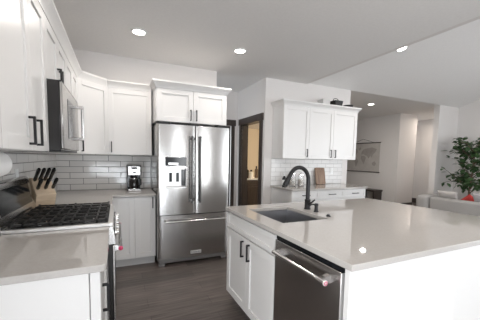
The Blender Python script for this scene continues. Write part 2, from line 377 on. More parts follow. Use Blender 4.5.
# diagonal corner cabinet
t = thing('corner_wall_cabinet', 'white wall cabinet set diagonally in the corner of the kitchen', 'cabinet', (.002, -.002, UZ0))
pent = [(.002, -.002), (.002, -.61), (.305, -.61), (.61, -.305), (.61, -.002)]
obj('cabinet_body', MB().prism(pent, UZ0, UZ1), M_carc, t)
MD = Matrix.Translation((.305, -.61, 0)) @ Matrix.Rotation(R(45), 4, 'Z'); wd = .305*math.sqrt(2)
d = obj('door', shaker(MB(MD), .008, wd-.008, UZ0, UZ1), M_cab, t, .0012); pull(MD, .045, UZ0+.095, True, d)
m = MB()
def cring(z, o):
    s_ = .02+o
    return [m.v(p) for p in ((.002, -.608, z), (.305+s_, -.608, z), (.608, -.305-s_, z), (.608, -.002, z), (.002, -.002, z))]
Rg = [cring(UZ1, .004), cring(UZ1+.012, .006), cring(UZ1+.035, .016), cring(UZ1+.063, .041), cring(UZ1+.067, .045), cring(UZ1+.085, .045)]
for A, B in zip(Rg, Rg[1:]):
    for k in range(5): m.face([A[k], A[(k+1) % 5], B[(k+1) % 5], B[k]])
m.face(Rg[-1]); m.face(Rg[0][::-1]); obj('crown_moulding', m, M_cab, t)
cabinet('wall_cabinet', 'white single-door wall cabinet above the coffee maker, left of the refrigerator', (.612, -.305, UZ0), 0, .515, .303, UZ0, UZ1,
        [(0, .515, UZ0, UZ1, (.035, UZ0+.095, True))], 'cabinet', crn=(False, False))
FX0, FX1 = 1.145, 2.070
cabinet('wall_cabinet', 'deep two-door white cabinet with crown above the steel refrigerator', (FX0, -.61, 1.805), 0, FX1-FX0, .608, 1.805, UZ1,
        [(0.01, .4625, 1.805, UZ1, (.425, 1.90, True)), (.4625, .915, 1.805, UZ1, (.50, 1.90, True))], 'cabinet', crn=(True, True))
# base cabinets
BZ = .884
cabinet('base_cabinet', 'white base cabinet with a plain end panel nearest the camera at lower left', (.61, -2.83, 0), R(90), .64, .605, 0, BZ,
        [(0, .64, .115, .875, (.12, .70, True))], 'cabinet', toe=.11)
t = bpy.data.objects['base_cabinet']
obj('end_panel', MB().box(.0, .588, -2.848, -2.832, .0, BZ), M_cab, t, .001)
obj('end_stile', MB().box(.592, .629, -2.848, -2.832, .0, BZ), M_cab, t, .001)
cabinet('base_cabinet', 'white base cabinet on the range wall past the stove, under the corner worktop', (.61, -1.422, 0), R(90), .775, .605, 0, BZ,
        [(0, .74, .115, .72, None), (0, .74, .725, .875, (.35, .80, False))], 'cabinet', toe=.11)
cabinet('base_cabinet', 'white two-door base cabinet between the stove and the refrigerator', (.64, -.585, 0), 0, .495, .58, 0, BZ,
        [(0.0, .25, .115, .875, None), (.25, .495, .115, .875, (.46, .80, True))], 'cabinet', toe=.11)
# worktops
def rounded(x0, x1, y0, y1, corners, r=.03, n=6):
    pts = []
    for (cx, cy, a0, on) in ((x1-r, y0+r, -90, 'se'), (x1-r, y1-r, 0, 'ne'), (x0+r, y1-r, 90, 'nw'), (x0+r, y0+r, 180, 'sw')):
        if on in corners:
            for k in range(n+1): a = R(a0+90*k/n); pts.append((cx+r*math.cos(a), cy+r*math.sin(a)))
        else: pts.append((x1 if 'e' in on else x0, y0 if 's' in on else y1))
    return pts
tag(obj('worktop', MB().prism(rounded(.009, .655, -2.862, -2.190, ('se',), .024), .885, .915), M_count, None, .003, seg=2), 'short beige quartz worktop nearest the camera, left of the stove', 'countertop')
tag(obj('worktop', MB().prism([(.009, -1.424), (.655, -1.424), (.655, -.65), (1.137, -.65), (1.137, -.009), (.009, -.009)], .885, .915), M_count, None, .003, seg=2),
    'L-shaped beige quartz worktop in the corner under knife block and coffee maker', 'countertop')

# ------------------------------------------------------------------ range
ry0, ry1 = -2.186, -1.428
t = thing('kitchen_range', 'stainless gas range with black grates between the two left worktops', 'stove', (.33, -1.807, 0))
obj('range_body', MB().box(.02, .64, ry0+.004, ry1-.004, .06, .912), M_sideg, t, .002)
obj('cooktop', MB().box(.10, .672, ry0, ry1, .913, .936), M_rail, t, .004, seg=2)
obj('burner_tray', MB().box(.115, .645, ry0+.022, ry1-.022, .936, .938), M_enamel, t)
obj('control_panel', MB().prism([(.64, .79), (.69, .795), (.672, .912), (.64, .912)], ry0+.004, ry1-.004, 'y'), M_steelh, t, .002)
for y in (-2.095, -1.955, -1.807, -1.66, -1.52):
    k_ = obj('control_knob', MB().lathe([(.027, .675), (.027, .69), (.021, .692), (.019, .706), (.015, .709)], (0, y, .853), 18, 'x'), M_chrome, t)
    obj('knob_skirt', MB().lathe([(.030, .670), (.030, .684)], (0, y, .853), 18, 'x'), M_blackgap, k_)
od = obj('oven_door', MB().box(.64, .668, ry0+.004, ry1-.004, .22, .785), M_enamel, t, .003)
obj('door_skin', MB().box(.668, .680, ry0+.004, ry1-.004, .22, .785), M_steelh, od, .003)
obj('oven_window', MB().box(.680, .682, ry0+.09, ry1-.09, .33, .66), M_glassblk, od)
obj('door_gap_shade', MB().box(.6, .668, ry0+.006, ry1-.006, .785, .792), M_blackgap, t)  # black strip paints the shade in the gap over the oven door
oh = obj('oven_handle', MB().tube([(.716, ry0+.03, .755), (.716, ry1-.03, .755)], .014, 14), M_chrome, t)
for y in (ry0+.055, ry1-.055): obj('handle_bracket', MB().prism([(.672, .735), (.672, .775), (.716, .768), (.716, .742)], y-.012, y+.012, 'y'), M_chrome, oh)
for y, s_ in ((ry0+.03, -1), (ry1-.03, 1)): obj('handle_medallion', MB().lathe([(.0145, 0), (.0145, s_*.006), (.010, s_*.009)], (.716, y, .755), 16, 'y'), M_pink, oh)
obj('storage_drawer', MB().box(.64, .668, ry0+.006, ry1-.006, .07, .212), M_steelh, t, .003)
for x in (.08, .58):
    for y in (ry0+.06, ry1-.06): obj('foot', MB().lathe([(.022, 0), (.022, .06)], (x, y, 0), 10), M_blackgap, t)
obj('backguard', MB().prism([(.012, .912), (.105, .93), (.098, .965), (.055, 1.185), (.035, 1.195), (.012, 1.195)], ry0, ry1, 'y'), M_steelh, t, .003)
def onbg(z): return .098 + (.055-.098)*(z-.965)/(1.185-.965)
m = MB(); z0_, z1_ = 1.0, 1.15
m.prism([(onbg(z0_)-.004, z0_), (onbg(z0_)+.002, z0_), (onbg(z1_)+.002, z1_), (onbg(z1_)-.004, z1_)], ry0+.06, ry1-.06, 'y'); obj('control_display', m, M_glassblk, t)
gw = (ry1-ry0-.05)/3
for i in range(3):
    g0 = ry0+.025+i*gw; m = MB(); x0_, x1_ = .125, .638; zt0, zt1 = .950, .960
    for y in (g0+.004, g0+gw-.016): m.box(x0_, x1_, y, y+.012, zt0, zt1)
    for x in (x0_, (x0_+x1_)/2-.006, x1_-.012): m.box(x, x+.012, g0+.004, g0+gw-.004, zt0, zt1)
    for x in (.19, .255, .32, .43, .50, .57): m.box(x, x+.010, g0+.004, g0+gw-.004, zt0, zt1)
    m.box(x0_, x1_, g0+gw/2-.006, g0+gw/2+.006, zt0, zt1+.003)
    for x in (x0_, x1_-.012, (x0_+x1_)/2-.006):
        for y in (g0+.004, g0+gw-.016): m.box(x, x+.012, y, y+.012, .938, zt1+.007)
    obj('grate', m, M_iron, t)
for x, y, r_ in ((.25, -2.037, .042), (.51, -2.037, .05), (.38, -1.807, .055), (.25, -1.577, .042), (.51, -1.577, .048)):
    b_ = obj('burner', MB().lathe([(r_, .938), (r_, .943), (r_*.8, .944)], (x, y, 0), 18), M_chrome, t)
    obj('burner_cap', MB().lathe([(r_*.82, .944), (r_*.82, .947), (r_*.7, .949)], (x, y, 0), 18), M_iron, b_)

# ------------------------------------------------------------------ microwave
t = thing('microwave', 'stainless over-the-range microwave with a tall bar handle, above the stove', 'microwave', (.2, -1.74, 1.395))
y0, y1 = -2.074, -1.314
obj('microwave_body', MB().box(.004, .386, y0, y1, 1.395, 1.826), M_enamel, t, .003)
dm = obj('door', MB().box(.386, .402, y0+.002, y1-.15, 1.405, 1.82), M_steel, t, .004)
obj('door_window', MB().box(.402, .404, y0+.20, y1-.21, 1.48, 1.75), M_glassblk, dm)
obj('control_panel', MB().box(.386, .402, y1-.147, y1, 1.405, 1.82), M_steel, t, .004)
obj('vent_grille', MB().box(.386, .398, y0, y1, 1.821, 1.827), M_blackgap, t)
obj('bottom_lip', MB().box(.03, .385, y0+.01, y1-.01, 1.388, 1.396), M_blackgap, t)
hb = obj('bar_handle', MB().tube([(.446, -1.44, 1.50), (.446, -1.44, 1.765)], .011, 14), M_chrome, t)
for z in (1.503, 1.762): obj('handle_bracket', MB().box(.402, .456, -1.453, -1.427, z-.012, z+.012), M_chrome, hb, .003)

# ------------------------------------------------------------------ refrigerator
t = thing('refrigerator', 'stainless french-door refrigerator with bottom freezer drawer and water dispenser', 'refrigerator', (1.6, -.36, 0))
fx0, fx1 = 1.143, 2.066; fm = (fx0+fx1)/2; fy = -.735
obj('case', MB().box(fx0+.004, fx1-.004, -.665, -.01, .05, 1.77), M_sideg, t, .003)
def door_panel(x0, x1, z0, z1, hole=None, bul=.014, n=14, yb=-.668):
    xc, hw = (x0+x1)/2, (x1-x0)/2
    def yf(x):
        q = abs(x-xc)/hw; rr = .012
        e = 0 if q < 1-rr/hw else rr*(1-math.sqrt(max(0, 1-((q-(1-rr/hw))/(rr/hw))**2)))
        return fy - bul*(1-q*q) + e
    xs = sorted(set([round(x0+(x1-x0)*k/n, 5) for k in range(n+1)] + [x0+.003, x0+.008, x1-.003, x1-.008] + ([hole[0], hole[1]] if hole else [])))
    zs = [z0] + ([hole[2], hole[3]] if hole else []) + [z1]
    m = MB(); F = {}; Bk = {}
    for i, x in enumerate(xs):
        for j, z in enumerate(zs): F[i, j] = m.v((x, yf(x), z))
        Bk[i, 0] = m.v((x, yb, z0)); Bk[i, 1] = m.v((x, yb, z1))
    nx, nz = len(xs)-1, len(zs)-1
    inh = lambda i, j: hole and hole[0]-1e-6 <= xs[i] and xs[i+1] <= hole[1]+1e-6 and j == 1
    for i in range(nx):
        for j in range(nz):
            if not inh(i, j): m.face([F[i, j], F[i+1, j], F[i+1, j+1], F[i, j+1]])
        m.face([F[i, nz], F[i+1, nz], Bk[i+1, 1], Bk[i, 1]]); m.face([F[i+1, 0], F[i, 0], Bk[i, 0], Bk[i+1, 0]]); m.face([Bk[i, 1], Bk[i+1, 1], Bk[i+1, 0], Bk[i, 0]])
    m.face([F[0, j] for j in range(nz+1)] + [Bk[0, 1], Bk[0, 0]]); m.face([F[nx, j] for j in range(nz+1)][::-1] + [Bk[nx, 0], Bk[nx, 1]])
    return m, yf
hx0, hx1, hz0, hz1 = 1.236, 1.488, 1.00, 1.225
m, yfl = door_panel(fx0, fm-.002, .655, 1.758, (hx0, hx1, hz0, hz1)); dl = obj('door', m, M_steel, t)
m, yfr = door_panel(fm+.002, fx1, .655, 1.758); dr_ = obj('door', m, M_steel, t)
m, yfd = door_panel(fx0, fx1, .10, .645, bul=.016); fd = obj('freezer_drawer', m, M_steel, t)
yh = yfl(1.36)
# dispenser recess lining
m = MB(); yb_ = -.672
m.box(hx0, hx0+.003, yfl(hx0)+.001, yb_, hz0, hz1); m.box(hx1-.003, hx1, yfl(hx1)+.001, yb_, hz0, hz1); m.box(hx0, hx1, yb_-.004, yb_, hz0, hz1)
m.box(hx0, hx1, yh+.004, yb_, hz0, hz0+.003); m.box(hx0, hx1, yh+.004, yb_, hz1-.003, hz1); dn = obj('dispenser_niche', m, M_badge, dl)
obj('dispenser_paddle', MB().box(1.29, 1.325, yb_-.020, yb_-.004, hz0+.06, hz1-.05), M_glassblk, dl, .003)
obj('dispenser_paddle', MB().box(1.375, 1.41, yb_-.020, yb_-.004, hz0+.06, hz1-.05), M_glassblk, dl, .003)
obj('dispenser_side', MB().box(1.44, 1.484, yb_-.03, yb_-.004, hz0+.01, hz1-.01), M_glassblk, dl, .003)
obj('dispenser_display', MB().box(hx0-.002, hx1+.002, yh-.002, yh+.02, 1.262, 1.368), M_glassblk, dl, .003)
obj('dispenser_screen', MB().box(1.27, 1.39, yh-.0035, yh-.001, 1.275, 1.30), M_badge, dl)
obj('dispenser_frame', MB().box(hx0-.012, hx1+.012, yh-.001, yh+.02, 1.232, 1.25), M_badge, dl, .002)
obj('drip_tray', MB().box(hx0, hx1, yh-.004, yh+.03, .985, 1.003), M_badge, dl, .003)
for px, dd in ((fm-.052, dl), (fm+.052, dr_)):
    yy = yfl(fm-.052)
    h = obj('bar_handle', MB().tube([(px, yy-.052, .80), (px, yy-.052, 1.63)], .0125, 14), M_dkhandle, dd)
    for z in (.83, 1.60): obj('handle_bracket', MB().box(px-.010, px+.010, yy-.052, yy+.002, z-.014, z+.014), M_dkhandle, h, .003)
h = obj('bar_handle', MB().tube([(fx0+.075, fy-.062, .575), (fx1-.06, fy-.062, .575)], .0125, 14), M_chrome, fd)
for x in (fx0+.11, fx1-.10): obj('handle_bracket', MB().box(x-.014, x+.014, fy-.062, fy, .565, .585), M_chrome, h, .003)
bg_ = obj('badge', MB().box(1.545, 1.685, yfd(1.6)-.003, yfd(1.6)+.004, .135, .175), M_badge, fd, .001)
fc = bpy.data.curves.new('badge_lettering', 'FONT'); fc.body = 'KitchenAid'; fc.size = .028; fc.align_x = 'CENTER'; fc.align_y = 'CENTER'; fc.extrude = .0006; fc.materials.append(M_badgetext)
_tmp = bpy.data.objects.new('badge_tmp', fc); _me = bpy.data.meshes.new_from_object(_tmp); bpy.data.objects.remove(_tmp)
fo = link('badge_lettering', _me); BASE[fo.name] = BASE[t.name]; fo.parent = bg_; fo.location = (BASE[t.name].inverted() @ Vector((1.615, yfd(1.6)-.0042, .155))); fo.rotation_euler = (R(90), 0, 0)
obj('toe_grille', MB().box(fx0+.02, fx1-.02, -.70, -.60, .03, .092), M_sideg, t, .004)
for x in (fx0+.05, fx1-.05): obj('foot', MB().box(x-.04, x+.04, -.715, -.63, 0, .032), M_sideg, t, .004)
for x0_, x1_ in ((fx0+.01, fx0+.16), (fm-.06, fm+.06), (fx1-.16, fx1-.01)): obj('hinge_cover', MB().box(x0_, x1_, -.70, -.58, 1.766, 1.795), M_blackgap, t, .004)

# ------------------------------------------------------------------ island
IX0, IYF, IYN = 1.618, -1.757, -3.261
IM = Matrix.Rotation(R(-90), 4, 'Z')
t, M = cabinet('island_cabinet', 'white island sink cabinet with a false drawer front over two doors', (1.652, -1.775, 0), R(-90), .835, .60, 0, BZ,
        [(0.005, .835, .735, .872, None), (0.005, .42, .115, .725, (.365, .63, True)), (.42, .835, .115, .725, (.475, .63, True))], 'cabinet', toe=.10)
# sink cabinet must leave room for the bowl: rebuild its body as open-topped panels
b = [c for c in t.children if c.name.startswith('cabinet_body')][0]
m = MB(M); m.box(0, .835, 0, .018, .10, BZ); m.box(0, .018, .018, .60, .10, BZ); m.box(.817, .835, .018, .60, .10, BZ); m.box(.018, .817, .018, .60, .10, .118); m.box(.018, .817, .585, .60, .118, BZ)
m.bm.transform(BASE[t.name].inverted()); bmesh.ops.recalc_face_normals(m.bm, faces=m.bm.faces); m.bm.to_mesh(b.data)
# seating side + end panel of the island
t = thing('island_end_cabinet', 'white island base with a plain white end panel facing the camera', 'cabinet', (2.7, -2.5, 0))
obj('back_panel', MB().box(2.275, 3.0, -3.205, -1.79, 0, BZ), M_carc, t, .002)
e_ = obj('end_panel', MB().box(1.634, 3.02, -3.238, -3.207, 0, BZ), M_cab, t, .002)
tag(obj('outlet_plate', MB().box(2.27, 2.342, -3.244, -3.238, .595, .71).box(2.295, 2.317, -3.2455, -3.244, .61, .645).box(2.295, 2.317, -3.2455, -3.244, .66, .695), M_white, None, .001), 'white electrical outlet plate on the white island end panel', 'outlet')
# dishwasher
t = thing('dishwasher', 'stainless dishwasher with bar handle built into the kitchen island', 'dishwasher', (1.95, -2.91, 0))
dy0, dy1 = -3.204, -2.618
obj('tub', MB().box(1.66, 2.26, dy0+.004, dy1-.004, .09, .875), M_blackgap, t)
dd = obj('door', MB().box(1.630, 1.662, dy0+.012, dy1-.005, .11, .850), M_dwsteel, t, .004, seg=2)
obj('control_strip', MB().box(1.640, 1.66, dy0+.012, dy1-.005, .852, .872), M_glassblk, t)
obj('door_edge_painted_light', MB().box(1.632, 1.660, dy0+.0105, dy0+.0118, .112, .848), M_badge, dd)  # pale strip paints the window light on the door's near edge
obj('toe_panel', MB().box(1.72, 1.75, dy0+.012, dy1-.005, 0, .10), M_blackgap, t)
h = obj('bar_handle', MB().tube([(1.582, dy1-.06, .79), (1.582, dy0+.065, .79)], .0125, 14), M_chrome, dd)
for y in (dy1-.09, dy0+.095): obj('handle_bracket', MB().prism([(1.631, .772), (1.631, .812), (1.582, .802), (1.582, .780)], y-.013, y+.013, 'y'), M_chrome, h)
md = obj('handle_medallion', MB().lathe([(.0135, 0), (.0135, -.006), (.011, -.007)], (1.582, dy0+.065, .79), 16, 'y'), M_badge, h)
obj('medallion_ring', MB().lathe([(.0062, -.0072), (.0062, -.008), (.0100, -.008), (.0100, -.0072)], (1.582, dy0+.065, .79), 16, 'y', cap=False), M_pink, md)
# worktop with sink cut-out
sx0, sx1, sy0, sy1 = 1.768, 2.185, -2.50, -1.94
def slab(x0, x1, y0, y1, z0, z1, h):
    m = MB(); xs = [x0, h[0], h[1], x1]; ys = [y0, h[2], h[3], y1]
    T = {(i, j, k): m.v((xs[i], ys[j], (z0, z1)[k])) for i in range(4) for j in range(4) for k in range(2)}
    for i in range(3):
        for j in range(3):
            if (i, j) != (1, 1):
                m.face([T[i, j, 1], T[i+1, j, 1], T[i+1, j+1, 1], T[i, j+1, 1]]); m.face([T[i, j, 0], T[i, j+1, 0], T[i+1, j+1, 0], T[i+1, j, 0]])
    for i in range(3):
        m.face([T[i, 0, 0], T[i+1, 0, 0], T[i+1, 0, 1], T[i, 0, 1]]); m.face([T[i, 3, 1], T[i+1, 3, 1], T[i+1, 3, 0], T[i, 3, 0]])
        m.face([T[0, i, 1], T[0, i+1, 1], T[0, i+1, 0], T[0, i, 0]]); m.face([T[3, i, 0], T[3, i+1, 0], T[3, i+1, 1], T[3, i, 1]])
    for a, b_ in (((1, 1), (2, 1)), ((2, 1), (2, 2)), ((2, 2), (1, 2)), ((1, 2), (1, 1))):
        m.face([T[a[0], a[1], 0], T[a[0], a[1], 1], T[b_[0], b_[1], 1], T[b_[0], b_[1], 0]])
    return m
tag(obj('island_worktop', slab(IX0, 3.478, IYN, IYF, .885, .915, (sx0, sx1, sy0, sy1)), M_count, None, .003, seg=2), 'large glossy beige quartz worktop on the kitchen island', 'countertop')
# sink
t = thing('kitchen_sink', 'rectangular undermount stainless sink set in the island worktop', 'sink', ((sx0+sx1)/2, (sy0+sy1)/2, .66))
m = MB(); e = .006; o_ = .014
T = []
for (z, q) in ((.881, o_+.006), (.881, -e*0), (.70, -.006), (.685, -.03)):
    T.append([m.v(p) for p in ((sx0-q, sy0-q, z), (sx1+q, sy0-q, z), (sx1+q, sy1+q, z), (sx0-q, sy1+q, z))])
for A, B in zip(T, T[1:]):
    for k in range(4): m.face([A[k], A[(k+1) % 4], B[(k+1) % 4], B[k]])
m.face(T[-1])
so2 = obj('bowl', m, M_sink, t, smooth=False); sm = so2.modifiers.new('thick', 'SOLIDIFY'); sm.thickness = .002; sm.offset = 1
obj('drain', MB().lathe([(.045, .684), (.045, .688), (.03, .689), (.028, .686)], ((sx0+sx1)/2, (sy0+sy1)/2, 0), 20), M_chrome, t)
# faucet
t = thing('faucet', 'tall matte black gooseneck faucet beside the island sink', 'faucet', (2.285, -2.115, .915))
obj('base', MB().lathe([(.030, .915), (.030, .922), (.026, .928), (.025, .985), (.027, .990), (.027, 1.003), (.022, 1.008)], (2.285, -2.115, 0), 20), M_black, t)
path = [(2.285, -2.115, 1.0), (2.285, -2.115, 1.165)]; ar = .105
for k in range(1, 15):
    a = R(150)*k/14; path.append((2.285-ar+ar*math.cos(a), -2.115, 1.178+ar*1.12*math.sin(a)))
obj('gooseneck', MB().tube(path, .0185, 14), M_black, t)
px, _, pz = path[-1]; hd = Vector((-.5, 0, -.87))
hp = [Vector((px, -2.115, pz)) + hd*q for q in (-.01, .02, .105, .118)]
obj('spray_head', MB().tube(hp, .02, 14, radii=[.0175, .020, .0245, .020]), M_black, t)
obj('lever', MB().tube([(2.285, -2.138, .968), (2.285, -2.150, .970), (2.300, -2.158, .985), (2.33, -2.16, 1.005)], .008, 10, radii=[.013, .011, .008, .006]), M_black, t)
t = thing('soap_dispenser', 'short black soap pump standing right of the faucet', 'soap dispenser', (2.277, -2.245, .915))
obj('base', MB().lathe([(.022, .915), (.022, .921), (.016, .926), (.015, .962), (.018, .966), (.018, .985), (.012, .990)], (2.277, -2.245, 0), 16), M_black, t)
obj('spout', MB().tube([(2.277, -2.245, .978), (2.225, -2.245, .983), (2.200, -2.245, .972)], .007, 10), M_black, t)
tag(obj('air_switch', MB().lathe([(.019, .915), (.019, .920), (.012, .924), (.011, .930), (.004, .931)], (2.246, -2.43, 0), 16), M_black), 'small round black button on the worktop near the sink', 'switch')

# ------------------------------------------------------------------ right-hand cabinets
bx0, bx1 = 3.115, 4.70
cabinet('wall_cabinet', 'white three-door wall cabinet above the white tile at right', (bx0, -.40, 1.378), 0, bx1-bx0, .318, 1.378, 2.222,
        [(0.0, .512, 1.378, 2.222, (.472, 1.475, True)), (.512, 1.035, 1.378, 2.222, (.985, 1.475, True)), (1.035, bx1-bx0, 1.378, 2.222, (1.085, 1.475, True))], 'cabinet', crn=(True, True))
cabinet('base_cabinet', 'white drawer base cabinet below the white tile at right', (3.118, -.68, 0), 0, 1.56, .598, 0, BZ,
        [(0.0, .53, .735, .875, (.265, .81, False)), (.53, 1.06, .735, .875, (.795, .81, False)), (1.06, 1.56, .735, .875, (1.31, .81, False)),
         (0.0, .53, .115, .728, (.49, .64, True)), (.53, 1.06, .115, .728, (.57, .64, True)), (1.06, 1.56, .115, .728, (1.10, .64, True))], 'cabinet', toe=.11)
tag(obj('worktop', MB().box(3.10, 4.692, -.735, -.089, .885, .915), M_count, None, .003, seg=2), 'beige quartz worktop under the white tiled wall at right', 'countertop')

# ------------------------------------------------------------------ things on the worktops
# coffee maker
t = thing('coffee_maker', 'black and steel drip coffee maker beside the refrigerator', 'coffee maker', (.907, -.2, .915))
cx0, cx1 = .822, .992
obj('base', MB().box(cx0, cx1, -.335, -.09, .915, .945), M_enamel, t, .008, seg=2)
obj('warming_plate', MB().lathe([(.062, .945), (.062, .950)], (.907, -.255, 0), 20), M_chrome, t)
obj('water_tank', MB().box(cx0, cx1, -.165, -.09, .945, 1.255), M_enamel, t, .008, seg=2)
br_ = obj('brew_head', MB().box(cx0, cx1, -.335, -.165, 1.115, 1.255), M_enamel, t, .008, seg=2)
obj('front_panel', MB().box(cx0+.012, cx1-.012, -.339, -.334, 1.125, 1.238), M_dwsteel, br_, .002)
obj('clock_display', MB().box(cx0+.05, cx1-.05, -.341, -.338, 1.205, 1.228), M_glassblk, br_)
obj('power_switch', MB().box(cx0+.065, cx1-.065, -.343, -.338, 1.15, 1.165), M_glassblk, br_)
cf = obj('carafe', MB().lathe([(.050, .951), (.062, .965), (.064, 1.0), (.055, 1.06), (.042, 1.08), (.044, 1.09)], (.907, -.255, 0), 24), M_coffeeglass, t)
obj('carafe_band', MB().lathe([(.0485, 1.066), (.047, 1.08)], (.907, -.255, 0), 24, cap=False), M_chrome, cf)
obj('carafe_lid', MB().lathe([(.044, 1.090), (.044, 1.10), (.02, 1.108)], (.907, -.255, 0), 20), M_enamel, cf)
obj('carafe_handle', MB().tube([(.962, -.27, 1.075), (.989, -.30, 1.07), (.991, -.302, 1.0), (.965, -.275, .985)], .007, 8), M_enamel, cf)
obj('base_trim', MB().box(cx0+.01, cx1-.01, -.3375, -.334, .92, .94), M_dwsteel, t, .001)

# knife block with knives
KB = Matrix.Translation((.112, -1.300, .915)) @ Matrix.Rotation(R(-60), 4, 'Z') @ Matrix.Scale(1.08, 4)
kb = thing('knife_block', 'pale wooden knife block on the worktop behind the stove', 'knife block', (.108, -1.305, .915), R(-60))
m = MB(KB); m.prism([(-.075, 0), (.060, 0), (.105, .115), (-.005, .235), (-.045, .235)], -.066, .066, 'y')
obj('block_body', m, M_wood, kb, .003)
def knife(u_, yy, s_, label):
    """handle leaves the slanted face, u_ = 0 at its low edge, 1 at its high edge"""
    nrm = Vector((.12, 0, .11)).normalized(); x, z = .105-.11*u_, .115+.12*u_
    t_ = thing('kitchen_knife', label, 'knife', tuple(KB @ Vector((x, yy, z))), R(-60), 'knives in the wooden block')
    B = BASE[t_.name]; n = nrm
    obj('bolster', MB(B).tube([n*.003, n*.016], .008, 8), M_chrome, t_)
    obj('handle', MB(B).tube([n*.016, n*.03, n*(.08*s_), n*(.150*s_), n*(.165*s_)], .009, 8, radii=[.011, .0145, .013, .0155, .010]), M_enamel, t_)
names = {3: ('leftmost', 'middle', 'rightmost'), 4: ('leftmost', 'second from left', 'third from left', 'rightmost')}
for u_, s_, n_, rw in ((.80, 1.0, 4, 'upper'), (.30, .85, 3, 'lower')):
    for q in range(n_):
        knife(u_, -.050+.100*q/(n_-1), s_, 'black-handled kitchen knife, %s in the %s row of the wooden block' % (names[n_][q], rw))

# paper towel roll under the near wall cabinet
t = thing('paper_towel_holder', 'white paper towel roll hung under the wall cabinet at left edge', 'paper towels', (.19, -2.42, 1.385))
obj('paper_roll', MB().lathe([(.020, -2.52), (.068, -2.52), (.068, -2.30), (.020, -2.30)], (.135, 0, 1.315), 28, 'y', cap=False), M_paper, t)
obj('core_tube', MB().lathe([(.018, -2.525), (.020, -2.525), (.020, -2.295), (.018, -2.295)], (.135, 0, 1.315), 20, 'y', cap=False), M_bark, t)
obj('bracket', MB().box(.128, .142, -2.296, -2.290, 1.305, 1.385), M_black, t); obj('bracket', MB().box(.128, .142, -2.530, -2.524, 1.305, 1.385), M_black, t)
tag(obj('outlet_plate', MB().box(.008, .013, -1.56, -1.49, 1.14, 1.255).box(.013, .0145, -1.537, -1.513, 1.155, 1.19).box(.013, .0145, -1.537, -1.513, 1.205, 1.24), M_white, None, .001), 'white outlet plate on the grey tile behind the stove', 'outlet')
tag(obj('outlet_plate', MB().box(4.42, 4.49, YB-.013, YB-.008, 1.10, 1.215).box(4.443, 4.467, YB-.0145, YB-.013, 1.115, 1.15).box(4.443, 4.467, YB-.0145, YB-.013, 1.165, 1.20), M_white, None, .001), 'white outlet plate on the white tile at right', 'outlet')

# right worktop: bottle, canisters, cutting boards
t = thing('pump_bottle', 'black and white pump bottle beside the glass canister', 'bottle', (3.20, -.36, .915))
obj('bottle_body', MB().lathe([(.033, .915), (.035, .925), (.035, 1.05), (.014, 1.085), (.014, 1.095)], (3.20, -.36, 0), 18), M_bottle, t)
obj('bottle_label', MB().lathe([(.0356, .945), (.0356, 1.03)], (3.20, -.36, 0), 18, cap=False), M_white, t)
obj('pump', MB().tube([(3.20, -.36, 1.095), (3.20, -.36, 1.135), (3.165, -.385, 1.13)], .008, 8), M_white, t)
def canister(x, y, r_, h, label):
    t = thing('glass_canister', label, 'canister', (x, y, .915), 0, 'glass canisters on the right worktop')
    z = .915
    obj('glass_jar', MB().lathe([(r_*.9, z), (r_, z+.01), (r_, z+h), (r_-.004, z+h), (r_-.004, z+.012), (r_*.6, z+.008)], (x, y, 0), 24), M_glass, t)
    obj('contents', MB().lathe([(r_-.006, z+.014), (r_-.006, z+h*.62)], (x, y, 0), 20), M_flour, t)
    l = obj('lid', MB().lathe([(r_+.002, z+h), (r_+.002, z+h+.014), (r_*.5, z+h+.022)], (x, y, 0), 24), M_chrome, t)
    obj('lid_knob', MB().lathe([(.008, z+h+.022), (.013, z+h+.034), (.006, z+h+.042)], (x, y, 0), 12), M_chrome, l)
canister(3.42, -.28, .058, .21, 'glass canister with metal lid, left one seen under the faucet arc')
canister(3.58, -.30, .052, .19, 'glass canister with metal lid, right one seen beside the faucet neck')
MBd = Matrix.Translation((4.13, -.10, .917)) @ Matrix.Rotation(R(12), 4, 'X')
def board(dx, w_, h_, dyy, label):
    Mx = Matrix.Translation((4.13+dx, -.155-dyy, .918)) @ Matrix.Rotation(R(-11), 4, 'X')
    pts = []
    for (cx_, cz_, a0) in ((w_/2-.02, .02, -90), (w_/2-.02, h_-.02, 0), (-w_/2+.02, h_-.02, 90), (-w_/2+.02, .02, 180)):
        for k in range(5): a = R(a0+90*k/4); pts.append((cx_+.02*math.cos(a), cz_+.02*math.sin(a)))
    tag(obj('cutting_board', MB(Mx).prism(pts, -.009, .009, 'y'), M_board, None, .002), label, 'cutting board', 'cutting boards against the white tile')
board(.02, .22, .31, 0, 'taller walnut cutting board leaning on the white tile')
board(-.03, .17, .26, .024, 'shorter striped cutting board leaning in front of the taller one')
# things on top of the right wall cabinet
ZT = 2.307
tag(obj('tin_box', MB().prism([(3.93, -.37), (4.09, -.37), (4.085, -.22), (3.935, -.22)], ZT, ZT+.105).lathe([(.012, ZT+.105), (.016, ZT+.118), (.004, ZT+.125)], (4.01, -.295, 0), 12), M_cloth, None, .004), 'pale grey tin on top of the right wall cabinet', 'tin')
t = thing('black_basket', 'black square basket with handle on top of the right wall cabinet', 'basket', (4.28, -.30, ZT))
m = MB(); 
T2 = [[m.v(p) for p in ((4.28-a, -.30-a, z), (4.28+a, -.30-a, z), (4.28+a, -.30+a, z), (4.28-a, -.30+a, z))] for a, z in ((.075, ZT), (.088, ZT+.105), (.080, ZT+.105), (.070, ZT+.01))]
for A, B in zip(T2, T2[1:]):
    for k in range(4): m.face([A[k], A[(k+1) % 4], B[(k+1) % 4], B[k]])
m.face(T2[0][::-1]); m.face(T2[-1]); obj('basket_body', m, M_black, t)
obj('basket_handle', MB().tube([(4.21, -.30, ZT+.10), (4.235, -.30, ZT+.145), (4.28, -.30, ZT+.155), (4.325, -.30, ZT+.145), (4.35, -.30, ZT+.10)], .006, 8), M_black, t)
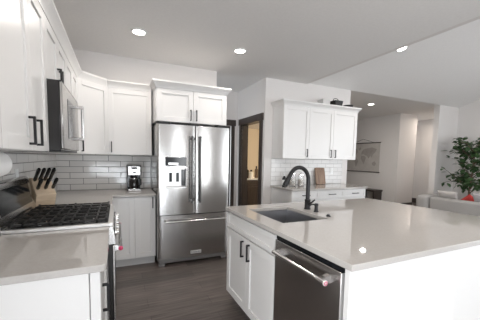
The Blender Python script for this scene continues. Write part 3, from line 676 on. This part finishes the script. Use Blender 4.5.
t = thing('small_black_tray', 'low black dish at the right end of the cabinet top', 'dish', (4.58, -.30, ZT))
obj('dish_body', MB().lathe([(.06, ZT), (.088, ZT+.03), (.088, ZT+.055), (.080, ZT+.055), (.055, ZT+.012)], (4.58, -.30, 0), 20), M_black, t)
obj('dish_rim', MB().lathe([(.088, ZT+.055), (.092, ZT+.058), (.088, ZT+.062), (.080, ZT+.058)], (4.58, -.30, 0), 20), M_iron, t)

# ------------------------------------------------------------------ small room seen through the doorway
t = thing('vanity', 'dark vanity cabinet with pale top seen through the doorway', 'cabinet', (3.9, 2.4, 0))
obj('cabinet_body', MB().box(3.25, 4.75, 2.14, 2.74, .08, .82), M_trim, t)
for k in range(3): obj('door', shaker(MB(Matrix.Translation((3.25+.5*k, 2.14, 0))), .01, .49, .10, .64), M_trim, t)
for k in range(3): obj('drawer_front', shaker(MB(Matrix.Translation((3.25+.5*k, 2.14, 0))), .01, .49, .66, .80, st=.03), M_trim, t)
obj('vanity_top', MB().box(3.22, 4.78, 2.10, 2.745, .82, .85), M_white, t, .003)
def small_bottle(x, y, r_, h, mm, label, nm='toiletry_bottle'):
    t = thing(nm, label, 'bottle', (x, y, .85), 0, 'toiletries on the vanity')
    obj('bottle_body', MB().lathe([(r_, .85), (r_, .85+h*.7), (r_*.4, .85+h*.8)], (x, y, 0), 14), mm, t)
    obj('bottle_cap', MB().lathe([(r_*.42, .85+h*.8), (r_*.42, .85+h)], (x, y, 0), 12), M_black, t)
small_bottle(3.80, 2.3, .06, .30, M_bottle, 'dark bottle at the left on the vanity top through the doorway')
small_bottle(3.96, 2.35, .06, .22, M_white, 'white bottle in the middle of the vanity top through the doorway')
small_bottle(4.10, 2.32, .045, .32, M_bark, 'brown bottle at the right on the vanity top through the doorway')

# ------------------------------------------------------------------ hall: hanging map, bench
MX = 7.985; my0, my1, mz0, mz1 = 1.66, 2.95, 1.02, 1.93
t = thing('wall_map', 'brown vintage world map hanging from a rod on the hall wall', 'map', (MX, 2.3, mz0))
obj('map_sheet', MB().box(MX-.004, MX, my0+.02, my1-.02, mz0, mz1), M_map, t)
for z in (mz0, mz1): obj('wooden_rod', MB().tube([(MX-.008, my0, z), (MX-.008, my1, z)], .014, 10), M_trim, t)
obj('hanging_cord', MB().tube([(MX-.008, my0+.25, mz1+.012), (MX-.008, 2.3, mz1+.13), (MX-.008, my1-.25, mz1+.012)], .005, 6), M_string, t)
def land(pts):
    m = MB(); W, H = my1-my0-.16, mz1-mz0-.20
    m.prism([(my1-.08-u_*W, mz0+.10+v_*H) for u_, v_ in pts], MX-.0055, MX-.004, 'x'); obj('map_continent', m, M_land, t)
land([(.03, .80), (.10, .90), (.22, .93), (.30, .88), (.33, .75), (.28, .66), (.24, .58), (.20, .50), (.17, .58), (.10, .68)])
land([(.22, .46), (.30, .44), (.36, .34), (.32, .20), (.28, .05), (.25, .14), (.22, .32)])
land([(.34, .90), (.42, .97), (.44, .88), (.38, .80)])
land([(.45, .56), (.56, .58), (.62, .48), (.58, .32), (.54, .18), (.50, .30), (.44, .44)])
land([(.45, .62), (.46, .74), (.52, .86), (.62, .90), (.80, .94), (.96, .86), (.92, .74), (.84, .62), (.80, .48), (.76, .58), (.70, .44), (.66, .56), (.58, .60), (.52, .66)])
land([(.82, .26), (.90, .34), (.96, .24), (.92, .12), (.84, .16)])
t = thing('hall_bench', 'dark wooden cubby bench against the hall wall', 'bench', (7.75, 1.6, 0))
q0, q1 = 1.52, 2.62
obj('seat', MB().box(7.62, 7.98, q0-.02, q1+.02, .45, .50), M_trim, t, .004)
for y in (q0, (q0+q1)/2-.02, q1-.04): obj('divider', MB().box(7.64, 7.97, y, y+.04, 0, .45), M_trim, t)
obj('shelf', MB().box(7.64, 7.97, q0+.04, (q0+q1)/2-.02, .06, .10).box(7.64, 7.97, (q0+q1)/2+.02, q1-.04, .06, .10), M_trim, t)

# ------------------------------------------------------------------ sofa, pillows, plant
SX = 6.95
t = thing('sofa', 'pale grey low sofa in the room beyond the island, seen from behind', 'sofa', (SX+.4, -1.6, 0))
obj('sofa_base', MB().box(SX+.05, SX+.76, -2.75, -.42, .22, .34), M_sofa, t, .02, seg=3)
obj('backrest', MB().box(SX, SX+.2, -2.78, -.44, .27, .605), M_sofa, t, .05, seg=4)
obj('armrest', MB().box(SX-.03, SX+.78, -.43, -.13, .24, .625), M_sofa, t, .11, seg=5)
obj('armrest', MB().box(SX-.03, SX+.78, -3.08, -2.79, .24, .625), M_sofa, t, .11, seg=5)
for y0_, y1_ in ((-1.58, -.44), (-2.75, -1.6)): obj('seat_cushion', MB().box(SX+.2, SX+.78, y0_, y1_, .34, .42), M_sofa, t, .03, seg=3)
for x in (SX+.1, SX+.70):
    for y in (-.28, -2.9): obj('leg', MB().lathe([(.018, 0), (.026, .24)], (x, y, 0), 10), M_trim, t)
def pillow(y, mm, label, h=.18, lean=62, x=SX+.34, rz=0., seat=.42, roll=0.):
    Mx = Matrix.Rotation(R(rz), 4, 'Z') @ Matrix.Rotation(R(lean), 4, 'Y') @ Matrix.Rotation(R(roll), 4, 'Z'); z = seat+h*math.sin(R(lean))*(1.36 if roll else 1)+.028
    return tag(obj('throw_pillow', MB().cushion((x, y, z), h, h*1.15, .06, Mx), mm, None), label, 'pillow', 'throw pillows on the sofa')
pillow(-.64, M_pillow, 'cream throw pillow on the sofa next to its left arm', .17)
pillow(-.99, M_red, 'red throw pillow standing on one corner on the sofa', .105, 66, SX+.44, 30, roll=42)
pillow(-1.32, M_pillowg, 'lavender-grey throw pillow on the sofa right of the red one', .185, 62, SX+.31)
t = thing('potted_tree', 'leafy green indoor tree in the corner behind the sofa', 'plant', (7.96, -.72, 0))
PX, PY = 7.96, -.72
obj('pot', MB().lathe([(.15, 0), (.19, .02), (.20, .30), (.185, .31), (.18, .27)], (PX, PY, 0), 22), M_pot, t)
obj('soil', MB().lathe([(.178, .25), (.178, .268)], (PX, PY, 0), 20), M_soil, t)
tr = MB(); tips = []
tr.tube([(PX, PY, .26), (PX-.02, PY+.02, .7), (PX+.02, PY, 1.2), (PX, PY-.03, 1.72)], .02, 8, radii=[.022, .019, .016, .010])
rnd = random.Random(11)
for k in range(38):
    z0_ = rnd.uniform(.60, 1.66); a = rnd.uniform(0, 6.283); ln = rnd.uniform(.22, .52)*(1.0 if z0_ < 1.4 else .8)
    dx_, dy_ = math.cos(a)*ln, math.sin(a)*ln*1.1
    if PX+dx_ > 8.40: dx_ = 8.40-PX-rnd.uniform(0, .05)
    if PY+dy_ > -.28: dy_ = -.28-PY-rnd.uniform(0, .08)
    p0 = Vector((PX, PY, z0_)); p1 = Vector((PX+dx_*.5, PY+dy_*.5, z0_+ln*.55)); p2 = Vector((PX+dx_, PY+dy_, z0_+ln*rnd.uniform(.35, 1.0)))
    tr.tube([p0, p1, p2], .006, 5, radii=[.009, .006, .003]); tips += [(p0, p1, p2)]
obj('trunk', tr, M_bark, t)
lf = MB()
for (p0, p1, p2) in tips:
    for q in range(15):
        u_ = rnd.uniform(.25, 1.08); p = p0*(1-u_)**2 + p1*2*u_*(1-u_) + p2*u_*u_
        a = rnd.uniform(0, 6.283); el = rnd.uniform(-1.1, .8); ln = rnd.uniform(.09, .145); wd_ = ln*.40
        d_ = Vector((math.cos(a)*math.cos(el), math.sin(a)*math.cos(el), math.sin(el))); sd = d_.cross(Vector((0, 0, 1))).normalized(); nn = sd.cross(d_)
        p = p + d_*.03
        if (p + d_*ln).x > 8.46 or (p + d_*ln).y > -.12: continue
        c = [lf.v(p), lf.v(p+d_*ln*.35+sd*wd_+nn*.008), lf.v(p+d_*ln*.7+sd*wd_*.75+nn*.004), lf.v(p+d_*ln-nn*.012), lf.v(p+d_*ln*.7-sd*wd_*.75+nn*.004), lf.v(p+d_*ln*.35-sd*wd_+nn*.008), lf.v(p+d_*ln*.4-nn*.004), lf.v(p+d_*ln*.7-nn*.006)]
        lf.face([c[0], c[1], c[6]]); lf.face([c[1], c[2], c[7], c[6]]); lf.face([c[2], c[3], c[7]]); lf.face([c[3], c[4], c[7]]); lf.face([c[4], c[5], c[6], c[7]]); lf.face([c[5], c[0], c[6]])
m = lf
bmesh_keep = m.bm
obj('foliage', m, M_leaf, t, smooth=False)

# ------------------------------------------------------------------ ceiling lights
def can(loc, label, power=6, nrm=(0, 0, -1), col=(1, .94, .88)):
    t = thing('recessed_ceiling_light', label, 'ceiling light', loc, 0, 'recessed ceiling lights')
    q = Vector((0, 0, -1)).rotation_difference(Vector(nrm)).to_matrix().to_4x4()
    Mx = Matrix.Translation(loc) @ q
    obj('trim_ring', MB(Mx).lathe([(.062, 0), (.085, 0), (.085, -.006), (.064, -.009), (.062, 0)], (0, 0, 0), 28, cap=False), M_white, t)
    obj('lens', MB(Mx).lathe([(.062, -.002), (.062, -.004), (.03, -.005)], (0, 0, 0), 24), M_lamp, t)
    p = Vector(loc) + Vector(nrm)*.03
    area('downlight_beam', p, nrm, .12, .12, power, col, 'DISK', 175)
can((.943, -.872, ZC), 'round recessed light in the kitchen ceiling near the wall cabinets, upper left')
can((2.123, -.899, ZC), 'round recessed light in the kitchen ceiling above the refrigerator side')
dvec = fw + r2*((402-240)/FPX) - u2*((48-PPY)/FPX)
tt = (2.72 + K*(YB - CAM_LOC.y) - CAM_LOC.z)/(dvec.z + K*dvec.y); pl = CAM_LOC + dvec*tt
can(tuple(pl), 'recessed light in the sloping ceiling over the island', 12, Vector((0, -K, -1)).normalized())
can((6.27, .64, 2.72), 'recessed light in the low hall ceiling beyond the right cabinets', 17)
can((.943, -2.6, ZC), 'recessed light in the kitchen ceiling over the stove, out of frame', 5)
can((2.6, -3.4, ZC), 'recessed light in the kitchen ceiling over the island, out of frame', 9)
can((9.2, .75, 2.72), 'recessed light in the corridor ceiling behind the hall wall', 14, col=(1, .90, .80))
pl_ = bpy.data.lights.new('bath_lamp', 'POINT'); pl_.energy = 34; pl_.color = (1, .86, .66); pl_.shadow_soft_size = .1
po = bpy.data.objects.new('bath_lamp', pl_); COL.objects.link(po); po.location = (4.4, .7, 2.0)
